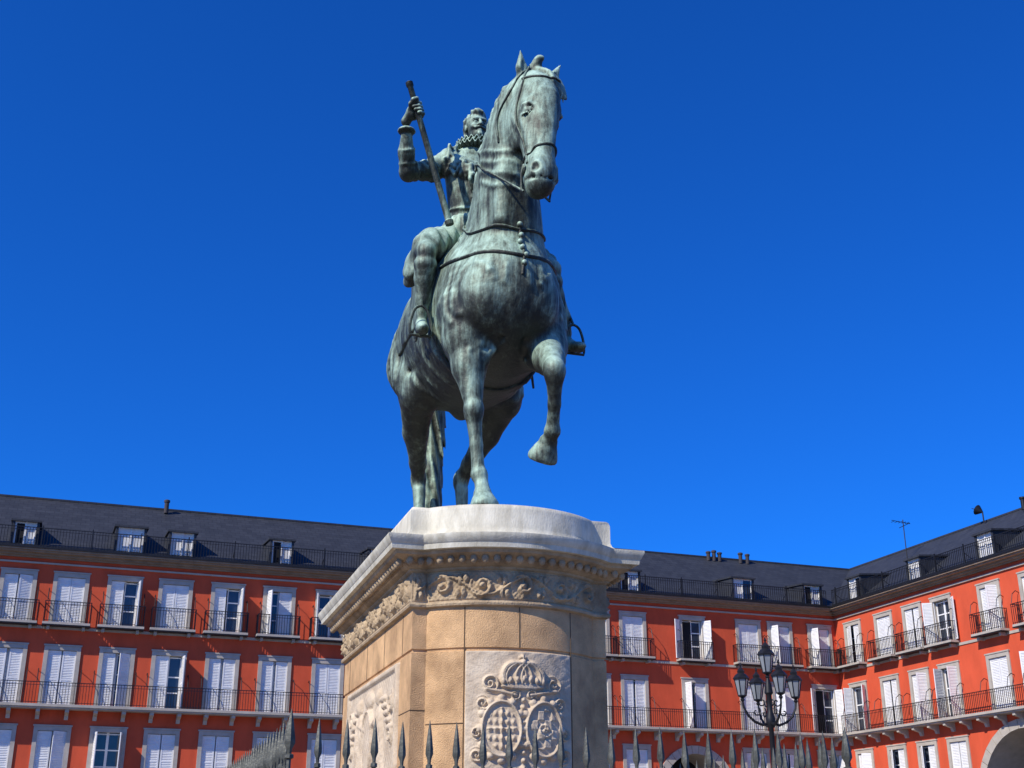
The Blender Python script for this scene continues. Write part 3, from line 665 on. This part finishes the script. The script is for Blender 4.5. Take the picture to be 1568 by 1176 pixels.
# ------------------------------------------------------------------ buildings
def facade(name,sgn,rot,Lg,cols,arches,dorm,seed):
    rnd=random.Random(seed)
    root=empty(name,(19.3,74.5,0),rot)
    W,ST,WH,DK,IR,SL,GL,EV=[MB() for _ in range(8)]
    def bx(m,s0,s1,n0,n1,z0,z1):
        a,b_=sgn*s0,sgn*s1; m.box(min(a,b_),max(a,b_),n0,n1,z0,z1)
    OH=.66
    rows=[(12.2,14.45),(8.4,10.95),(4.9,7.25)]
    arch_iv=[(c-w,c+w) for c,r,zs,w in arches]
    def band(z0,z1,holes):
        hs=sorted(holes); x=0
        for a,b_ in hs:
            if a>x: bx(W,x,a,-.4,0,z0,z1)
            x=max(x,b_)
        if x<Lg: bx(W,x,Lg,-.4,0,z0,z1)
    def near_arch(c): return any(a-.9<c<b_+.9 for a,b_ in arch_iv)
    wins={0:cols,1:cols,2:[c for c in cols if not near_arch(c)]}
    band(14.45,15.25,[]); band(12.2,14.45,[(c-OH,c+OH) for c in wins[0]]); band(10.95,12.2,[])
    band(8.4,10.95,[(c-OH,c+OH) for c in wins[1]]); band(7.25,8.4,arch_iv)
    band(4.9,7.25,[(c-OH,c+OH) for c in wins[2]]+arch_iv); band(4.2,4.9,arch_iv)
    x=0
    while x<Lg:
        if not any(a-.5<x+.4<b_+.3 for a,b_ in arch_iv): bx(ST,x,x+.8,-.6,.02,0,4.2)
        x+=3.3
    bx(DK,-1,Lg,-4.6,-4.5,0,4.4)
    for c,r,zsp,w in arches:
        n=28; xs=[c-w]+[c-r*math.cos(math.pi*i/n) for i in range(n+1)]+[c+w]
        def zl(x):
            q=r*r-(x-c)**2; return zsp+math.sqrt(max(q,0))
        for a,b_ in zip(xs[:-1],xs[1:]):
            if b_-a<1e-5: continue
            if (a<c-r+1e-6 and b_<=c-r+1e-6) or a>=c+r-1e-6: W.quad((sgn*a,0,0),(sgn*b_,0,0),(sgn*b_,0,8.4),(sgn*a,0,8.4))
            else:
                W.quad((sgn*a,0,zl(a)),(sgn*b_,0,zl(b_)),(sgn*b_,0,8.4),(sgn*a,0,8.4))
                ST.quad((sgn*a,0,zl(a)),(sgn*b_,0,zl(b_)),(sgn*b_,-2.5,zl(b_)),(sgn*a,-2.5,zl(a)))
        m=17
        for i in range(m):
            a0=math.pi*(i+.03)/m; a1=math.pi*(i+.97)/m; ro_=r+.42
            v=[]
            for y in(-.1,.07):
                for rr_,aa in((r-.02,a0),(ro_,a0),(ro_,a1),(r-.02,a1)): v.append((sgn*(c-rr_*math.cos(aa)),y,zsp+rr_*math.sin(aa)))
            ST.poly(v,[(0,1,2,3),(7,6,5,4),(0,4,5,1),(1,5,6,2),(2,6,7,3),(3,7,4,0)])
        for s in(-1,1): bx(ST,c+s*(r+.2)-.22,c+s*(r+.2)+.22,-.1,.07,0,zsp)
        bx(DK,c-w,c+w,-2.6,-2.5,0,8.2)
    def leaf(hinge,dr,wd,z0,z1,ang,n0):
        ca,sa=math.cos(ang)*dr,math.sin(ang)
        ax=Vector((sgn*ca,sa,0)); nn=Vector((-sgn*sa*dr,math.cos(ang),0)); o=Vector((sgn*hinge,n0,0))
        def ob(u0,u1,t,za,zb): WH.obox(o+ax*((u0+u1)/2)+Vector((0,0,(za+zb)/2)),ax*((u1-u0)/2),nn*t,Vector((0,0,(zb-za)/2)))
        ob(0,.07,.022,z0,z1); ob(wd-.07,wd,.022,z0,z1); ob(.07,wd-.07,.021,z0,z0+.1); ob(.07,wd-.07,.021,z1-.1,z1); ob(.07,wd-.07,.021,z0+(z1-z0)*.45,z0+(z1-z0)*.45+.08)
        z=z0+.14
        while z<z1-.12:
            c3=o+ax*(wd/2)+Vector((0,0,z)); WH.obox(c3,ax*(wd/2-.07),nn*.016+Vector((0,0,-.022)),Vector((0,0,.012))+nn*.004); z+=.075
        WH.obox(o+ax*(wd/2)+Vector((0,0,(z0+z1)/2)),ax*(wd/2-.068),nn*.003,Vector((0,0,(z1-z0)/2-.09)))
    for r_,(zb,zt) in enumerate(rows):
        for c in wins[r_]:
            sw=.17
            bx(ST,c-OH-sw,c-OH+.02,-.3,.06,zb,zt+sw); bx(ST,c+OH-.02,c+OH+sw,-.3,.06,zb,zt+sw); bx(ST,c-OH+.02,c+OH-.02,-.3,.058,zt-.02,zt+sw-.002)
            bx(ST,c-OH-sw-.04,c+OH+sw+.04,.0,.09,zt+sw+.002,zt+sw+.07)
            a,b_=c-OH+.02,c+OH-.02; g=-.2
            bx(GL,a,b_,g-.03,g-.02,zb,zt-.02)
            for s0,s1 in((a,a+.07),(c-.06,c+.06),(b_-.07,b_)): bx(WH,s0,s1,g-.04,g+.01,zb,zt-.02)
            for z in(zb,zb+.75,zb+1.5,zt-.12): bx(WH,a+.07,c-.06,g-.035,g+.006,z,z+.06); bx(WH,c+.06,b_-.07,g-.035,g+.006,z,z+.06)
            t=rnd.random(); wd=OH-.03-rnd.choice([0,0,.02,.06])
            if t<.44: A=(0,0)
            elif t<.60: A=(R(rnd.uniform(10,35)),0)
            elif t<.76: A=(0,R(rnd.uniform(30,75)))
            elif t<.86: A=(R(80),R(80))
            elif t<.92: A=(R(rnd.uniform(100,160)),R(rnd.uniform(95,160)))
            else: A=(R(95),0)
            leaf(a,1,wd,zb+.02,zt-.04,A[0],-.05); leaf(b_,-1,wd,zb+.02,zt-.04,A[1],-.05)
            if A[0]>R(60) or A[1]>R(60):
                if rnd.random()<.6: bx(DK,c-.01,b_-.08,g-.015,g+.02,zb+.02,zt-.1)
            if r_<2:
                for s in(-1,1):
                    x=sgn*(c+s*(OH+.3)); IR.tube([(x,.02,zb+1.55),(x,.2,zb+1.62),(x,.42,zb+1.45),(x,.54,zb+1.0)],.022,4)
    def rail(s0,s1,n,z,h=1.0,step=.13,ends=True,n_in=0,t=.011):
        bx(IR,s0,s1,n-.02,n+.02,z+h-.035,z+h); bx(IR,s0,s1,n-.012,n+.012,z+.06,z+.085); bx(IR,s0,s1,n-.012,n+.012,z+h-.16,z+h-.14)
        k=int((s1-s0)/step)
        for i in range(k+1):
            x=s0+(s1-s0)*i/k; bx(IR,x-t,x+t,n-t,n+t,z,z+h-.035)
        if ends:
            for x in(s0,s1):
                bx(IR,x-.02,x+.02,n_in,n-.02,z+h-.035,z+h); m=max(2,int((n-n_in)/step))
                for i in range(m): bx(IR,x-t,x+t,n_in+(n-n_in)*i/m,n_in+(n-n_in)*i/m+.02,z,z+h-.035)
    for c in wins[0]:
        bx(ST,c-1.08,c+1.08,.002,.56,12.06,12.17); bx(IR,c-1.09,c+1.09,.1,.575,12.0,12.058); rail(c-1.05,c+1.05,.52,12.17)
        for s in(-1,1): bx(ST,c+s*.8-.07,c+s*.8+.07,.001,.4,11.85,11.998)
    bx(ST,0,Lg,.003,.05,11.90,12.03)
    bx(ST,0,Lg,.004,.10,14.98,15.06)
    bx(ST,0,Lg,.004,.78,8.24,8.36); bx(ST,0,Lg,.004,.70,8.17,8.238); rail(.9,Lg,.72,8.36,1.0,.13,False)
    x=.7
    while x<Lg:
        v=[]
        for xx in(x-.09,x+.09): v+=[(sgn*xx,.0,7.72),(sgn*xx,.12,7.72),(sgn*xx,.2,7.9),(sgn*xx,.62,8.02),(sgn*xx,.62,8.165),(sgn*xx,0,8.165)]
        ST.poly(v,[(0,1,2,3,4,5),(11,10,9,8,7,6)]+[(i,(i+1)%6,6+(i+1)%6,6+i) for i in range(6)]); x+=1.275
    bx(EV,0,Lg,-.4,.16,15.25,15.33); bx(EV,0,Lg,-.4,.30,15.331,15.44); bx(EV,0,Lg,-.4,.55,15.441,15.52); bx(EV,0,Lg,-.4,.66,15.521,15.60); bx(IR,0,Lg,.4,.72,15.602,15.70)
    rail(.8,Lg,.55,15.70,.95,.14,False,t=.012)
    x=1.2
    while x<Lg:
        bx(IR,x-.025,x+.025,.52,.58,15.7,16.75); IR.tube([(sgn*x,.55,16.3),(sgn*x,.0,15.95)],.018,4); x+=2.3
    zr,ze=19.5,15.72; nr=-5.0
    SL.quad((sgn*.5,.5,ze),(sgn*Lg,.5,ze),(sgn*Lg,nr,zr),(sgn*nr,nr,zr)); SL.quad((sgn*nr,nr,zr),(sgn*Lg,nr,zr),(sgn*Lg,-13,15.5),(sgn*-13,-13,15.5))
    bx(SL,nr,Lg,nr-.08,nr+.08,zr-.03,zr+.07)
    bx(W,-12.5,Lg,-12.4,-12.0,0,15.5); bx(W,Lg-.4,Lg-.002,-12,-.401,0,15.3)
    for c in dorm:
        w=rnd.choice([.5,.55,.62]); z1=rnd.uniform(16.95,17.1)
        bx(SL,c-w-.12,c-w,-1.9,.40,15.75,z1); bx(SL,c+w,c+w+.12,-1.9,.40,15.75,z1)
        SL.obox((sgn*c,-.75,z1+.1),(w+.2,0,0),(0,1.25,-.10),(0,0,.05)); bx(WH,c-w,c+w,.22,.28,15.76,z1+.01)
        for s in(-1,0,1): bx(WH,c+s*(w-.04)-.04,c+s*(w-.04)+.04,.28,.33,15.8,z1-.03)
        q=rnd.random()
        if q<.3: bx(DK,c+.06,c+w-.09,.28,.29,15.85,z1-.12)
        elif q<.45: bx(GL,c-w+.09,c-.06,.28,.29,15.85,z1-.12)
    W.obj('plaster_walls',M_red,root); ST.obj('stone_trim',M_sur,root); WH.obj('shutters',M_white,root); DK.obj('dark_interior',M_dark,root)
    IR.obj('railings',M_iron,root); SL.obj('slate_roof',M_slate,root); GL.obj('window_panes',M_glass,root); EV.obj('eaves',M_eave,root)
    return root
colsL=[1.12,3.83,5.95,9.6,13.34,15.6,18.1,20.6,23.1,25.6,28.05,30.5,33.2,35.8,38.36,40.8,43.3,45.7]+[48.2+2.5*i for i in range(15)]
A1=facade('apartment_building',1,R(200),85,colsL,[(9.8,2.0,5.1,2.45)],[1.6,6.3,13.6,18.5,23.4,28.1,33.3,38.3,40.8,45.7,51,56,62],5)
colsR=[1.79,4.75,7.33,9.79,13.5,16.5,19.2,21.9,24.6,27.3,30,32.7]
A2=facade('apartment_building',-1,R(110),36,colsR,[(14.6,3.3,4.2,3.75)],[2.9,8.4,14.1,19,24,29],9)
ch=MB()
for s,n,z,h in((2.9,-4.6,19.2,.65),(3.4,-4.6,19.2,.7),(4.9,-4.6,19.2,.6),(5.3,-4.6,19.2,.7),(5.7,-4.6,19.2,.6),(38.9,-4.5,19.2,.75)):
    ch.lathe((s,n,z),[(.12,0),(.12,h*.8),(.16,h*.8),(.16,h*.95),(.08,h)],10)
ch.obj('chimney_pots',M_pot,A1,40)
ch=MB(); ch.lathe((-12,-4.4,19.2),[(.12,0),(.12,.6),(.17,.6),(.17,.7)],10)
ch.tube([(-3.6,-3,18),(-3.6,-3,20.6)],.03,5); ch.tube([(-3.6,-3.5,20.4),(-3.6,-2.2,20.5)],.02,4); ch.tube([(-3.2,-3,20.2),(-4.2,-3,20.25)],.02,4)
for i in range(5): ch.tube([(-3.4,-3.3+.25*i,20.43),(-3.8,-3.3+.25*i,20.43)],.015,4)
ch.tube([(-8.6,-4.6,19.4),(-8.6,-4.6,19.95)],.04,6); ch.tube([(-8.6,-4.6,19.95),(-8.3,-4.5,20.15)],[.05,.3],12); ch.tube([(-8.3,-4.5,20.15),(-8.0,-4.4,20.3)],.02,5)
ch.obj('chimney_and_aerials',M_iron,A2,40)
# ------------------------------------------------------------------ street lamp
lamp=empty('street_lamp',(5.26,26,0)); li=MB(); lg=MB()
li.lathe((0,0,0),[(.34,0),(.34,.25),(.26,.32),(.22,.7),(.14,.85),(.16,.95),(.085,1.1),(.075,2.6),(.11,2.65),(.06,2.75),(.05,4.1),(.09,4.15),(.1,4.3),(.06,4.4),(.05,4.75),(.09,4.8),(.07,4.95),(.03,5.1)],14)
def lantern(x,y,z,s=1.0):
    n=6
    lg.lathe((x,y,z),[(.085*s,0),(.15*s,.34*s)],n)
    for j in range(n):
        a=2*math.pi*j/n; li.tube([(x+.088*s*math.cos(a),y+.088*s*math.sin(a),z-.005),(x+.155*s*math.cos(a),y+.155*s*math.sin(a),z+.345*s)],.012*s,4)
    li.lathe((x,y,z),[(.02,-.14*s),(.05*s,-.1*s),(.03*s,-.06*s),(.1*s,-.02*s),(.1*s,0)],n)
    li.lathe((x,y,z),[(.18*s,.34*s),(.185*s,.37*s),(.13*s,.44*s),(.075*s,.48*s),(.085*s,.53*s),(.04*s,.58*s),(.015*s,.62*s),(.03*s,.65*s),(.003,.72*s)],n)
lantern(0,0,5.22,1.0)
for q in(12,102,192,282):
    a=R(q); ca,sa=math.cos(a),math.sin(a)
    def P(r,z): return (ca*r,sa*r,z)
    li.tube([P(r,z) for r,z in [(.05,4.2),(.18,4.16),(.34,4.22),(.48,4.34),(.56,4.5),(.58,4.62)]],[.03,.03,.028,.025,.022,.02],6)
    sp=[P(.3+.11*(1-t)*math.cos(7*t+2),4.42+.11*(1-t)*math.sin(7*t+2)) for t in np.linspace(0,.85,14)]
    li.tube(sp,.014,5); sp=[P(.16+.09*(1-t)*math.cos(-7*t),4.62+.1*(1-t)*math.sin(-7*t)) for t in np.linspace(0,.85,14)]; li.tube(sp,.014,5)
    lantern(ca*.58,sa*.58,4.74,.92)
li.obj('post_and_arms',M_iron,lamp,40); lg.obj('lantern_glass',mat('lantern_glass',(.25,.27,.28),.15,0,.1,5,0,spec=.7),lamp)
g=MB(); g.quad((-400,-400,0),(400,-400,0),(400,400,0),(-400,400,0)); g.obj('ground',cobble())
# ------------------------------------------------------------------ light, sky, camera
el=R(40); az=R(-137); hd=Vector((math.cos(az),math.sin(az),0)); sv=Vector((hd.x*math.cos(el),hd.y*math.cos(el),math.sin(el)))
sl=bpy.data.lights.new('sun','SUN'); sl.energy=5; sl.angle=R(.5); sl.color=(1,.94,.85)
so=bpy.data.objects.new('sun',sl); so.rotation_euler=sv.to_track_quat('Z','Y').to_euler(); so.location=(-20,-30,40); link(so)
w=bpy.data.worlds.new('World'); scene.world=w; w.use_nodes=True; N=w.node_tree.nodes;L=w.node_tree.links
sk=N.new('ShaderNodeTexSky'); sk.sky_type='NISHITA'; sk.sun_disc=False; sk.sun_elevation=el; sk.sun_rotation=math.atan2(hd.x,hd.y); sk.altitude=650; sk.air_density=1.0; sk.dust_density=.2; sk.ozone_density=3
mx=N.new('ShaderNodeMix'); mx.data_type='RGBA'; mx.blend_type='MULTIPLY'; mx.inputs[0].default_value=1; mx.inputs[7].default_value=(.06,.48,1.3,1)
L.new(sk.outputs[0],mx.inputs[6]); L.new(mx.outputs[2],N['Background'].inputs[0]); N['Background'].inputs[1].default_value=.132
cd=bpy.data.cameras.new('camera'); co=bpy.data.objects.new('camera',cd); link(co); co.location=(0,0,1.6); co.rotation_euler=(R(111),0,0)
cd.sensor_width=36; cd.lens=43.62; cd.clip_end=2000; scene.camera=co
scene.view_settings.view_transform='Standard'; scene.view_settings.look='None'; scene.view_settings.exposure=0
